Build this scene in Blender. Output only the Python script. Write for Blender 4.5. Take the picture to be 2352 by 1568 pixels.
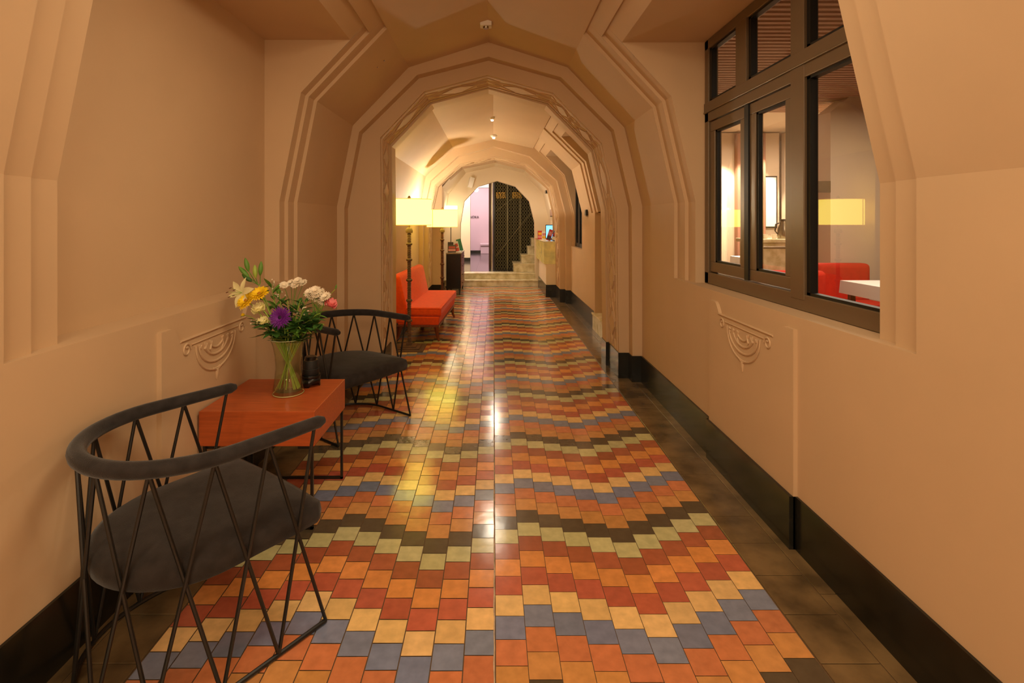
import bpy, bmesh, math, random
from mathutils import Vector, Matrix
random.seed(7)
C = bpy.context.scene.collection
for o in list(bpy.data.objects): bpy.data.objects.remove(o)
PI = math.pi
def rgb(r, g, b):
    f = lambda c: (c/255/12.92) if c/255 <= .04045 else ((c/255+.055)/1.055)**2.4
    return (f(r), f(g), f(b), 1)
# ------------------------------------------------------------------ camera
H, F, CX, CY = 1.38, 1180.0, 1134.0, 508.0
cd = bpy.data.cameras.new('camera'); cam = bpy.data.objects.new('camera', cd); C.objects.link(cam)
cam.location = (0, 0, H); cam.rotation_euler = (PI/2, 0, 0)
cd.sensor_width = 36; cd.lens = F/2352*36; cd.clip_start = .05; cd.clip_end = 80
cd.shift_x = (1176-CX)/2352; cd.shift_y = -(784-CY)/2352
sc = bpy.context.scene; sc.camera = cam
sc.view_settings.view_transform = 'Standard'; sc.view_settings.look = 'None'
sc.view_settings.gamma = 1; sc.view_settings.use_curve_mapping = False
sc.view_settings.exposure = 1.0
w = bpy.data.worlds.new('world'); sc.world = w; w.use_nodes = True
w.node_tree.nodes['Background'].inputs[0].default_value = (1, .75, .5, 1)
w.node_tree.nodes['Background'].inputs[1].default_value = .05
# ------------------------------------------------------------------ lights (warm room lamps and added fill)
WARM = (1, .80, .53); WARM2 = (1, .86, .66)
def point(x, y, z, e, col=WARM, r=.06):
    l = bpy.data.lights.new('point_light', 'POINT'); l.energy = e; l.color = col; l.shadow_soft_size = r
    o = bpy.data.objects.new('point_light', l); C.objects.link(o); o.location = (x, y, z); return o
def area(x, y, z, sx, sy, e, rot=(0,0,0), col=WARM, name='area_light'):
    l = bpy.data.lights.new(name, 'AREA'); l.shape = 'RECTANGLE'; l.size = sx; l.size_y = sy; l.energy = e; l.color = col
    o = bpy.data.objects.new(name, l); C.objects.link(o); o.location = (x, y, z); o.rotation_euler = rot; return o
def spot(x, y, z, e, ang=90, blend=.6, rot=(0,0,0), col=WARM, r=.03):
    l = bpy.data.lights.new('spot_light', 'SPOT'); l.energy = e; l.color = col; l.shadow_soft_size = r
    l.spot_size = math.radians(ang); l.spot_blend = blend
    o = bpy.data.objects.new('spot_light', l); C.objects.link(o); o.location = (x, y, z); o.rotation_euler = rot; return o
area(0, -1.6, 2.4, 1.5, 1.2, 30, (math.radians(28), 0, 0))           # ceiling lamp of the bay behind the camera
point(-.95, -.55, 1.0, 6.5, WARM, .12)                                # floor lamps of that bay
point(.95, -.9, 1.0, 6.5, WARM, .12)
a_=area(0, 1.75, 2.74, .6, .9, 11)       # added unseen fill above the frame, brightens the near floor and walls
# ------------------------------------------------------------------ mesh helpers
class MB:
    def __init__(s): s.v=[]; s.f=[]; s.m=[]; s.uv=None
    def add(s, vs, fs, mi=0):
        n=len(s.v); s.v += [tuple(v) for v in vs]; s.f += [tuple(i+n for i in f) for f in fs]; s.m += [mi]*len(fs); return s
    def poly(s, *pts, mi=0): return s.add(pts, [tuple(range(len(pts)))], mi)
    def box(s, x0,x1,y0,y1,z0,z1, mi=0, M=None):
        vs=[Vector((x,y,z)) for x in (x0,x1) for y in (y0,y1) for z in (z0,z1)]
        if M: vs=[M@v for v in vs]
        return s.add(vs, [(0,1,3,2),(4,6,7,5),(0,4,5,1),(2,3,7,6),(0,2,6,4),(1,5,7,3)], mi)
    def taper(s, b, t, z0, z1, mi=0):      # b,t = (x0,x1,y0,y1)
        vs=[(b[0],b[2],z0),(b[1],b[2],z0),(b[1],b[3],z0),(b[0],b[3],z0),(t[0],t[2],z1),(t[1],t[2],z1),(t[1],t[3],z1),(t[0],t[3],z1)]
        return s.add(vs, [(3,2,1,0),(4,5,6,7),(0,1,5,4),(1,2,6,5),(2,3,7,6),(3,0,4,7)], mi)
    def tube(s, pts, r, n=8, closed=False, mi=0, cap=True):
        pts=[Vector(p) for p in pts]; N=len(pts); rr=r if isinstance(r,(list,tuple)) else [r]*N
        T=[]
        for i in range(N):
            a=pts[(i-1)%N] if (closed or i>0) else pts[i]; b=pts[(i+1)%N] if (closed or i<N-1) else pts[i]
            t=(b-a); T.append(t.normalized() if t.length>1e-9 else Vector((0,0,1)))
        up=Vector((0,0,1)) if abs(T[0].z)<.9 else Vector((1,0,0)); u=T[0].cross(up).normalized(); vs=[]
        for i in range(N):
            u=(u-T[i]*u.dot(T[i])).normalized(); v=T[i].cross(u)
            for k in range(n):
                a=2*PI*k/n; vs.append(pts[i]+(u*math.cos(a)+v*math.sin(a))*rr[i])
        fs=[]
        for i in range(N if closed else N-1):
            j=(i+1)%N
            for k in range(n): fs.append((i*n+k,i*n+(k+1)%n,j*n+(k+1)%n,j*n+k))
        if cap and not closed: fs.append(tuple(range(n))[::-1]); fs.append(tuple((N-1)*n+k for k in range(n)))
        return s.add(vs,fs,mi)
    def lathe(s, prof, c=(0,0,0), n=32, mi=0, M=None, a0=0, a1=2*PI):
        full=abs(a1-a0-2*PI)<1e-6; m=n if full else n+1; vs=[]
        for (r,z) in prof:
            for k in range(m):
                a=a0+(a1-a0)*k/n; v=Vector((r*math.cos(a),r*math.sin(a),z)); 
                if M: v=M@v
                vs.append(v+Vector(c))
        fs=[]
        for i in range(len(prof)-1):
            for k in range(n):
                k2=(k+1)%m; fs.append((i*m+k,i*m+k2,(i+1)*m+k2,(i+1)*m+k))
        if full:
            if prof[0][0]>1e-5: fs.append(tuple(range(m))[::-1])
            if prof[-1][0]>1e-5: fs.append(tuple((len(prof)-1)*m+k for k in range(m)))
        return s.add(vs,fs,mi)
    def prism(s, pts, fn, t0, t1, mi=0):   # 2D outline -> fn(a,b,t)
        n=len(pts); vs=[fn(a,b,t0) for a,b in pts]+[fn(a,b,t1) for a,b in pts]
        fs=[tuple(range(n))[::-1], tuple(range(n,2*n))]+[(i,(i+1)%n,n+(i+1)%n,n+i) for i in range(n)]
        return s.add(vs,fs,mi)
    def build(s, name, mats, parent=None, smooth=False, bevel=0, seg=2, sub=0, closed=True, solid=0, angle=40):
        me=bpy.data.meshes.new(name); me.from_pydata(s.v,[],s.f)
        mats=mats if isinstance(mats,(list,tuple)) else [mats]
        for m in mats: me.materials.append(m)
        for p,mi in zip(me.polygons,s.m): p.material_index=mi
        if closed:
            b=bmesh.new(); b.from_mesh(me); bmesh.ops.recalc_face_normals(b,faces=b.faces); b.to_mesh(me); b.free()
        o=bpy.data.objects.new(name,me); C.objects.link(o)
        if parent: o.parent=parent
        if bevel:
            bm_=o.modifiers.new('bevel','BEVEL'); bm_.width=bevel; bm_.segments=seg; bm_.limit_method='ANGLE'; bm_.angle_limit=math.radians(30)
        if sub: q=o.modifiers.new('sub','SUBSURF'); q.levels=sub; q.render_levels=sub
        if solid: q=o.modifiers.new('solid','SOLIDIFY'); q.thickness=solid; q.offset=0
        if smooth:
            for p in me.polygons: p.use_smooth=True
            try: me.set_sharp_from_angle(angle=math.radians(angle))
            except Exception: pass
        return o
def tag(o, label=None, cat=None, group=None, kind=None):
    if label: o['label']=label
    if cat: o['category']=cat
    if group: o['group']=group
    if kind: o['kind']=kind
    return o
def thing(name, label, cat, loc=(0,0,0), rz=0, group=None):
    o=bpy.data.objects.new(name,None); C.objects.link(o); o.location=loc; o.rotation_euler=(0,0,rz); o.empty_display_size=.1
    return tag(o,label,cat,group)
def struct(o, label=None): o['kind']='structure'; 
def lab(o, t): o['label']=t; return o
def dup(o, parent=None):
    c=o.copy(); C.objects.link(c); c.parent=parent
    for ch in [q for q in bpy.data.objects if q.parent==o]: dup(ch,c)
    return c
def at(px,py,d): return Vector(((px-CX)*d/F, d, H+(CY-py)*d/F))
# ------------------------------------------------------------------ materials
def mat(name, col, rough=.6, spec=.5, metal=0, noise=0, nscale=8, bump=0, bscale=60, emit=None, estr=0, coat=0, detail=4, stretch=(1,1,1), col2=None, trans=0, sheen=0):
    m=bpy.data.materials.new(name); m.use_nodes=True; nt=m.node_tree; b=nt.nodes['Principled BSDF']; L=nt.links
    b.inputs['Base Color'].default_value=col; b.inputs['Roughness'].default_value=rough; b.inputs['Metallic'].default_value=metal
    b.inputs['Specular IOR Level'].default_value=spec
    if coat: b.inputs['Coat Weight'].default_value=coat; b.inputs['Coat Roughness'].default_value=.08
    if sheen: b.inputs['Sheen Weight'].default_value=sheen; b.inputs['Sheen Roughness'].default_value=.4
    if trans: b.inputs['Transmission Weight'].default_value=trans
    if emit: b.inputs['Emission Color'].default_value=emit; b.inputs['Emission Strength'].default_value=estr
    tc=nt.nodes.new('ShaderNodeTexCoord'); mp=nt.nodes.new('ShaderNodeMapping'); mp.inputs['Scale'].default_value=stretch
    L.new(tc.outputs['Object'],mp.inputs[0])
    if noise:
        n=nt.nodes.new('ShaderNodeTexNoise'); n.inputs['Scale'].default_value=nscale; n.inputs['Detail'].default_value=detail
        L.new(mp.outputs[0],n.inputs['Vector'])
        r=nt.nodes.new('ShaderNodeValToRGB'); c2=col2 or tuple(max(0,c*(1-noise)) for c in col[:3])+(1,)
        r.color_ramp.elements[0].position=.35; r.color_ramp.elements[1].position=.65
        r.color_ramp.elements[0].color=c2; r.color_ramp.elements[1].color=col
        L.new(n.outputs['Fac'],r.inputs[0]); L.new(r.outputs[0],b.inputs['Base Color'])
    if bump:
        n2=nt.nodes.new('ShaderNodeTexNoise'); n2.inputs['Scale'].default_value=bscale; n2.inputs['Detail'].default_value=3
        L.new(mp.outputs[0],n2.inputs['Vector'])
        bp=nt.nodes.new('ShaderNodeBump'); bp.inputs['Strength'].default_value=bump; bp.inputs['Distance'].default_value=.004
        L.new(n2.outputs['Fac'],bp.inputs['Height']); L.new(bp.outputs[0],b.inputs['Normal'])
    return m
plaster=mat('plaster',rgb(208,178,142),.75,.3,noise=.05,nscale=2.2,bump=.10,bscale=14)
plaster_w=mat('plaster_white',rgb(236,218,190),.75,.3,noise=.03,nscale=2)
lobby_w=mat('lobby_plaster',rgb(222,196,198),.6,.3,noise=.03,nscale=2)
black_stone=mat('black_stone',rgb(38,36,30),.22,.5,noise=.5,nscale=5,bump=.12,bscale=8,detail=8,col2=rgb(20,20,16))
marble=mat('marble',rgb(236,226,194),.25,.5,noise=.3,nscale=9,detail=10,col2=rgb(200,186,140))
brown_stone=mat('border_stone',rgb(128,104,70),.2,.5,noise=.5,nscale=6,bump=.1,bscale=12,detail=8,col2=rgb(84,68,46))
grout=mat('grout',rgb(104,80,54),.7); pale_grout=mat('pale_grout',rgb(206,184,158),.8,noise=.3,nscale=40)
black_metal=mat('black_metal',rgb(26,24,22),.38,.5)
bronze=mat('bronze_frame',rgb(114,95,72),.36,.5,metal=.2)
gasket=mat('gasket',rgb(10,10,10),.5)
fabric=mat('charcoal_fabric',rgb(52,48,47),.95,.15,noise=.35,nscale=22,bump=.35,bscale=380,sheen=.25)
fabric2=mat('charcoal_fabric_dark',rgb(54,49,47),.95,.15,noise=.3,nscale=22,bump=.3,bscale=380,sheen=.15)
orange=mat('orange_fabric',rgb(242,84,24),.8,.2,noise=.12,nscale=30,bump=.25,bscale=300,sheen=.2)
redfab=mat('red_fabric',rgb(205,50,32),.8,.2,noise=.1,nscale=20,bump=.2,bscale=200)
wood=mat('cherry_wood',rgb(190,92,44),.35,.4,noise=.22,nscale=7,bump=.05,bscale=40,stretch=(1.2,14,14),detail=8)
wood_leg=mat('walnut_leg',rgb(128,62,32),.35,.5,noise=.3,nscale=20,stretch=(6,6,1))
drawerwood=mat('drawer_wood',rgb(126,62,38),.35,.5,noise=.4,nscale=12,stretch=(1,1,5),detail=8)
lampwood=mat('lamp_pole',rgb(112,84,60),.5,.4,noise=.3,nscale=30)
lampbrown=mat('lamp_pole_brown',rgb(108,62,38),.45,.4,noise=.3,nscale=30)
white_p=mat('white_plastic',rgb(235,228,215),.4); black_p=mat('black_plastic',rgb(16,16,17),.25,.5)
shade=mat('lamp_shade',rgb(190,150,60),.8,.1,emit=(1,.78,.11,1),estr=2.3)
shade_w=mat('white_lamp_shade',rgb(250,240,215),.8,.1,emit=(1,.86,.55,1),estr=2.2)
seamm=mat('shade_seam',rgb(220,150,60),.8,.1,emit=(1,.42,.08,1),estr=.55)
bulb=mat('bulb',rgb(255,240,210),.4,emit=(1,.85,.6,1),estr=5)
onyx=mat('onyx',rgb(196,164,84),.25,.5,noise=.5,nscale=6,detail=9,col2=rgb(128,106,52),emit=(1,.62,.14,1),estr=.10)
gold=mat('gold',rgb(236,190,70),.4,.5)
cage_m=mat('cage_metal',rgb(128,120,86),.45,.5)
dark_wall=mat('shaft_dark',rgb(18,18,16),.8)
cloth=mat('tablecloth',rgb(240,235,225),.8,.2)
steel=mat('steel',rgb(150,140,120),.25,.5,metal=.9)
lobby_floor=mat('lobby_floor',rgb(70,64,64),.14,.5,noise=.25,nscale=5)
screen=mat('screen',rgb(90,180,235),.3,emit=(.16,.55,1,1),estr=1.0)
def glassmat(name, refl=.10, tint=(1,1,1,1)):
    m=bpy.data.materials.new(name); m.use_nodes=True; nt=m.node_tree; nt.nodes.clear()
    o=nt.nodes.new('ShaderNodeOutputMaterial'); mx=nt.nodes.new('ShaderNodeMixShader'); t=nt.nodes.new('ShaderNodeBsdfTransparent'); g=nt.nodes.new('ShaderNodeBsdfGlossy')
    fr=nt.nodes.new('ShaderNodeFresnel'); fr.inputs[0].default_value=1.5; mm=nt.nodes.new('ShaderNodeMath'); mm.operation='MULTIPLY_ADD'; mm.inputs[1].default_value=1.5; mm.inputs[2].default_value=refl
    g.inputs['Roughness'].default_value=.01; t.inputs[0].default_value=tint
    ge=nt.nodes.new('ShaderNodeNewGeometry'); iv=nt.nodes.new('ShaderNodeMath'); iv.operation='SUBTRACT'; iv.inputs[0].default_value=1; nt.links.new(ge.outputs['Backfacing'],iv.inputs[1]); m2=nt.nodes.new('ShaderNodeMath'); m2.operation='MULTIPLY'; nt.links.new(mm.outputs[0],m2.inputs[0]); nt.links.new(iv.outputs[0],m2.inputs[1]); nt.links.new(fr.outputs[0],mm.inputs[0]); nt.links.new(m2.outputs[0],mx.inputs[0]); nt.links.new(t.outputs[0],mx.inputs[1]); nt.links.new(g.outputs[0],mx.inputs[2]); nt.links.new(mx.outputs[0],o.inputs[0])
    return m
pane=glassmat('window_glass',.06); vaseglass=glassmat('vase_glass',.05,(.93,.95,.86,1))
def tilemat(name, col):
    m=bpy.data.materials.new(name); m.use_nodes=True; nt=m.node_tree; L=nt.links; b=nt.nodes['Principled BSDF']
    at_=nt.nodes.new('ShaderNodeAttribute'); at_.attribute_name='tint'
    tc=nt.nodes.new('ShaderNodeTexCoord'); n=nt.nodes.new('ShaderNodeTexNoise'); n.inputs['Scale'].default_value=26; n.inputs['Detail'].default_value=5
    L.new(tc.outputs['Object'],n.inputs['Vector'])
    mr=nt.nodes.new('ShaderNodeMapRange'); mr.inputs[1].default_value=.3; mr.inputs[2].default_value=.7; mr.inputs[3].default_value=.86; mr.inputs[4].default_value=1.1
    L.new(n.outputs['Fac'],mr.inputs[0])
    v=nt.nodes.new('ShaderNodeVectorMath'); v.operation='MULTIPLY'; v.inputs[0].default_value=col[:3]; L.new(at_.outputs['Vector'],v.inputs[1])
    v2=nt.nodes.new('ShaderNodeVectorMath'); v2.operation='SCALE'; L.new(v.outputs[0],v2.inputs[0]); L.new(mr.outputs[0],v2.inputs['Scale'])
    L.new(v2.outputs[0],b.inputs['Base Color'])
    b.inputs['Roughness'].default_value=.16; b.inputs['Specular IOR Level'].default_value=.85
    n3=nt.nodes.new('ShaderNodeTexNoise'); n3.inputs['Scale'].default_value=14; n3.inputs['Detail'].default_value=2; L.new(tc.outputs['Object'],n3.inputs['Vector'])
    bp=nt.nodes.new('ShaderNodeBump'); bp.inputs['Strength'].default_value=.12; bp.inputs['Distance'].default_value=.004; L.new(n3.outputs['Fac'],bp.inputs['Height']); L.new(bp.outputs[0],b.inputs['Normal'])
    return m
# order from far to near inside one repeat
TC=[('dark',(86,76,60)),('green',(196,192,142)),('brick',(168,94,64)),('orange',(226,150,82)),('red',(188,98,74)),('cream',(236,196,132)),('blue',(124,134,162)),('terracotta',(204,126,84)),('ochre',(202,144,84))]
tmats=[tilemat('tile_'+n,rgb(*c)) for n,c in TC]
# ================================================================== FLOOR
DS={-11:2.25,-10:2.29,-9:2.33,-8:2.374,-7:2.419,-6:2.383,-5:2.333,-4:2.283,-3:2.233,-2:2.281,-1:2.337,0:2.399,1:2.452,2:2.415,3:2.380,4:2.342,5:2.307,6:2.364,7:2.419,8:2.478,9:2.528}
TW=.1008; Y0,Y1=-2.6,10.86
vs=[];fs=[];ms=[];tint=[]
for c in range(-11,10):
    x0=c*TW+.006; x1=x0+TW; st=DS[c]
    k0=int((st-Y1)/TW)-2; k1=int((st-Y0)/TW)+2
    for k in range(k0,k1):
        yb=st-k*TW; ya=yb-TW                  # tile k spans ya..yb ; k=0 dark
        if ya<Y0 or ya>Y1: continue
        yb=min(yb,Y1)
        g=.0011 if c>=0 else .0018
        n=len(vs); za,zb=random.uniform(-.0006,.0006),random.uniform(-.0006,.0006); q=.7 if c<0 else .3
        vs+= [(x0+g,ya+g,.002+za*q),(x1-g,ya+g,.002+zb*q),(x1-g,yb-g,.002-za*q),(x0+g,yb-g,.002-zb*q)]
        fs.append((n,n+1,n+2,n+3)); ms.append(k%9)
        t=random.uniform(.88,1.1); tint.append((t*random.uniform(.98,1.03),t,t*random.uniform(.93,1.05),1))
n=len(vs); vs+=[(-1.6,-3,-.001),(1.6,-3,-.001),(1.6,10.95,-.001),(-1.6,10.95,-.001)]; fs.append((n,n+1,n+2,n+3)); ms.append(9); tint.append((1,1,1,1))
me=bpy.data.meshes.new('floor'); me.from_pydata(vs,[],fs)
for m in tmats+[grout]: me.materials.append(m)
ca=me.color_attributes.new('tint','FLOAT_COLOR','CORNER')
for p,mi,t in zip(me.polygons,ms,tint):
    p.material_index=mi
    for li in p.loop_indices: ca.data[li].color=t
floor=bpy.data.objects.new('floor',me); C.objects.link(floor); struct(floor)
bd=MB()
def bt(x0,x1,ya,yb,L):
    y=ya
    while y<yb-.01:
        y2=min(y+L,yb); bd.box(x0+.0016,x1-.0016,y+.002,y2-.002,-.001,.003+random.uniform(-.0004,.0004)); y=y2
bt(1.018,1.205,-2.6,10.86,.2); bt(1.206,1.31,-2.6,10.86,.9)
bt(-1.29,-1.106,-2.6,10.86,.2); bt(-1.36,-1.291,-2.6,10.86,.9)
bd.build('border_tiles',brown_stone,floor,bevel=.001,seg=1)
sm=MB(); 
y=-2.6; pts=[]
while y<10.8:
    pts.append((.002+random.uniform(-.0015,.0015),y,.0022)); y+=.06
sm.tube(pts,[random.uniform(.0022,.0042) for _ in pts],5)
lab(sm.build('seam',pale_grout,floor),'pale mortar line along the middle of the floor')
# ================================================================== SHELL
def strip(mb,pts,y0,y1,mi=0):
    for a,b in zip(pts,pts[1:]): mb.poly((a[0],y0,a[1]),(b[0],y0,b[1]),(b[0],y1,b[1]),(a[0],y1,a[1]),mi=mi)
def ring(mb,A,B,d,mi=0):
    for i in range(len(A)-1): mb.poly((A[i][0],d,A[i][1]),(A[i+1][0],d,A[i+1][1]),(B[i+1][0],d,B[i+1][1]),(B[i][0],d,B[i][1]),mi=mi)
def px(lst,d): return [((x-CX)*d/F, max(0,H+(CY-y)*d/F)) for x,y in lst]
ZB=.978
def niche(mb,s,xw_,sp,hp,sh,rects,recs,xb,zb,sill=True,back=False,m2=None):
    def pl(r,t):
        T=Vector(sh)+(Vector(hp)-Vector(sh))*t
        return [(xw_+s*r,zb),(sp[0]+s*r,sp[1]),(hp[0]+s*r*.9,hp[1]+.35*r),(T[0]+s*r*.72,T[1]+r*.7)]
    for k in range(1,len(rects)):
        A,B=rects[k-1],rects[k]; r0,r=recs[k-1],recs[k]; P=pl(r0,A[2]); Q=pl(r,A[2])
        for y in (A[0],A[1]):
            for i in range(3): mb.poly((P[i][0],y,P[i][1]),(P[i+1][0],y,P[i+1][1]),(Q[i+1][0],y,Q[i+1][1]),(Q[i][0],y,Q[i][1]))
        for i in (0,3): mb.poly((P[i][0],A[0],P[i][1]),(Q[i][0],A[0],Q[i][1]),(Q[i][0],A[1],Q[i][1]),(P[i][0],A[1],P[i][1]))
        strip(mb,Q,A[0],B[0]); strip(mb,Q,B[1],A[1]); R=pl(r,B[2])[3]
        mb.poly((Q[3][0],B[0],Q[3][1]),(Q[3][0],B[1],Q[3][1]),(R[0],B[1],R[1]),(R[0],B[0],R[1]))
    B=rects[-1]; P=pl(recs[-1],B[2]); zt=P[3][1]
    for y in (B[0],B[1]): mb.poly(*[(p[0],y,p[1]) for p in P],(xb,y,zt),(xb,y,zb))
    mb.poly((P[3][0],B[0],zt),(P[3][0],B[1],zt),(xb,B[1],zt),(xb,B[0],zt))
    if sill: mb.poly((P[0][0],B[0],zb),(P[0][0],B[1],zb),(xb,B[1],zb),(xb,B[0],zb))
    if back: mb.poly((xb,B[0],zb),(xb,B[1],zb),(xb,B[1],zt),(xb,B[0],zt))
    return zt
# bay 1
RS=[(1.275,1.51),(1.122,2.183),(.635,2.70)]; LS=[(-1.345,1.51),(-1.21,2.2),(-.73,2.70)]; AP=(-.045,2.916)
wr=MB(); 
for x0,x1 in (((1.275,0)),): pass
strip(wr,[(1.275,0),(1.275,ZB)],-3,4.41)
strip(wr,[(1.275,ZB)]+RS,-3,1.55); strip(wr,[(1.275,ZB)]+RS,3.63,4.41)
zt1=niche(wr,1,1.275,RS[0],RS[1],RS[2],[(1.55,3.63,0),(1.66,3.49,.165),(1.76,3.37,.35)],[0,.024,.048],1.41,ZB)
wr.build('wall_right',plaster,closed=False); 
wl=MB()
strip(wl,[(-1.345,0),(-1.345,ZB+.01)],-3,4.41)
strip(wl,[(-1.345,ZB+.01)]+LS,-3,1.41); strip(wl,[(-1.345,ZB+.01)]+LS,3.52,4.41)
niche(wl,-1,-1.345,LS[0],LS[1],LS[2],[(1.41,3.52,0),(1.52,3.42,.165),(1.64,3.34,.35)],[0,.024,.048],-1.49,ZB+.01,back=True)
wl.build('wall_left',plaster,closed=False)
ce=MB(); strip(ce,[RS[2],AP,LS[2]],-3,4.41)
# back end wall
ce2=MB(); prof1=[(-1.345,0)]+LS+[AP]+RS[::-1]+[(1.275,0)]
ce2.poly(*[(p[0],-3,p[1]) for p in prof1]); ce2.build('wall_back',plaster,closed=False)
# bay 2
RS2=[(1.29,1.5),(1.14,2.13),(.66,2.60)]; LS2=[(-1.25,1.5),(-1.14,2.13),(-.67,2.59)]; AP2=(-.005,2.745)
strip(ce,[RS2[2],AP2,LS2[2]],5.1,8.6)
wr2=MB()
strip(wr2,[(1.29,0),(1.29,.965)],6.55,8.6); strip(wr2,[(1.29,.965),(1.29,1.49)],6.55,7.5); strip(wr2,[(1.29,1.49),(1.29,1.5)],6.79,7.5)
strip(wr2,RS2,6.79,7.5)
niche(wr2,1,1.29,RS2[0],RS2[1],RS2[2],[(7.5,8.6,0),(7.62,8.56,.17),(7.74,8.5,.36)],[0,.02,.04],1.40,.965)
wr2.poly((1.405,7.7,.96),(1.405,8.52,.96),(1.405,8.52,2.6),(1.405,7.7,2.6))
niche(wr2,1,1.29,RS2[0],RS2[1],RS2[2],[(5.1,6.79,0),(5.2,6.65,.17),(5.3,6.55,.36)],[0,.02,.04],1.62,1.485,sill=False)
wr2.poly((1.29,6.55,0),(1.62,6.55,0),(1.62,6.55,1.5),(1.29,6.55,1.5)); wr2.poly((1.29,5.3,0),(1.62,5.3,0),(1.62,5.3,1.5),(1.29,5.3,1.5))
strip(wr2,[(1.29,0),(1.29,1.49)],5.1,5.3)
wr2.build('wall_right',plaster,closed=False)
wl2=MB(); strip(wl2,[(-1.25,0)]+LS2,5.1,8.6); wl2.build('wall_left',plaster,closed=False)
# bay 3
P3=[(-1.06,0),(-1.06,1.45),(-.97,1.97),(-.6,2.42),(.02,2.566),(.65,2.42),(1.06,1.98),(1.19,1.40),(1.19,0)]
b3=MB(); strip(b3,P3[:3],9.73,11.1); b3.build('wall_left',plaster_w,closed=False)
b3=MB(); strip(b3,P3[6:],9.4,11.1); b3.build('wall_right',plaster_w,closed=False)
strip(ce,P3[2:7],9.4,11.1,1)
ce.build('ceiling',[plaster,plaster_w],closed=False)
# ---- arch 1
A_out=[(-1.345,0)]+LS+[AP]+RS[::-1]+[(1.275,0)]
A_in=px([(791,900),(791,478),(825,303),(958,172),(1122,130),(1289,177),(1410,298),(1451,476),(1453,900)],4.41)
B_in=px([(876,900),(875,478),(873.4,316),(974,210),(1120.5,172),(1271,213),(1383,329),(1417,479),(1422,900)],4.52)
def shrink(P,k): 
    c=Vector((.0,1.2)); return [((p[0]-k*(1 if p[0]>0 else -1)) if abs(p[0])>.2 else p[0], p[1]-(k if p[1]>2 else 0)) for p in P]
C_in=shrink(B_in,.022)
S2=[(-1.25,0)]+LS2+[AP2]+RS2[::-1]+[(1.29,0)]
a1=MB(); ring(a1,A_out,A_in,4.41); strip(a1,A_in,4.41,4.52); ring(a1,A_in,B_in,4.52); strip(a1,B_in,4.52,4.92); ring(a1,B_in,C_in,4.92); strip(a1,C_in,4.92,5.1)
far=[(p[0]*1.25,p[1]+.3 if p[1]>0 else 0) for p in S2]; ring(a1,C_in,far,5.1)
t1=a1.build('trim_1',plaster,closed=False)
# ---- arch 2
mir=lambda R,ap: [(-x,z) for x,z in R]+[ap]+R[::-1]
A2=mir([(1.217,0),(1.205,1.5),(1.06,2.06),(.6,2.47)],(0,2.634)); A2[0]=(-1.19,0); A2[1]=(-1.18,1.5)
B2=mir([(1.135,0),(1.11,1.51),(1.0,2.0),(.57,2.36)],(.02,2.485)); B2[0]=(-1.13,0)
C2=list(B2); C2[0]=(-.945,0); C2[1]=(-.945,1.6); C2[2]=(-.943,2.04); C2[3]=(-.585,2.37)
a2=MB(); ring(a2,S2,A2,8.6); strip(a2,A2,8.6,8.75); ring(a2,A2,B2,8.75); strip(a2,B2,8.75,9.36); ring(a2,B2,C2,9.36); strip(a2,C2[:5],9.36,9.73); strip(a2,C2[4:],9.36,9.4)
ring(a2,C2,[(p[0]*1.3,p[1]+.25 if p[1]>0 else 0) for p in B2],9.735)
a2.build('trim_2',plaster,closed=False)
# ---- arch 3
A3=px([(1057,628),(1057.6,514),(1066,462),(1098,428),(1141.5,415),(1184,428),(1216,462),(1228,510),(1230,628)],11.1)
A3=[(x,0 if i in(0,8) else z) for i,(x,z) in enumerate(A3)]
a3=MB(); ring(a3,P3,A3,11.1); strip(a3,A3,11.1,11.28); ring(a3,A3,[(-2.2,0),(-2.2,1.4),(-2.2,2),(-1.2,3.3),(0,3.3),(1.2,3.3),(2.2,2),(2.2,1.4),(2.2,0)],11.28)
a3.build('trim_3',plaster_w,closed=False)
for o in C.objects:
    if o.type=='MESH' and not o.parent and 'kind' not in o: o['kind']='structure'
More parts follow.
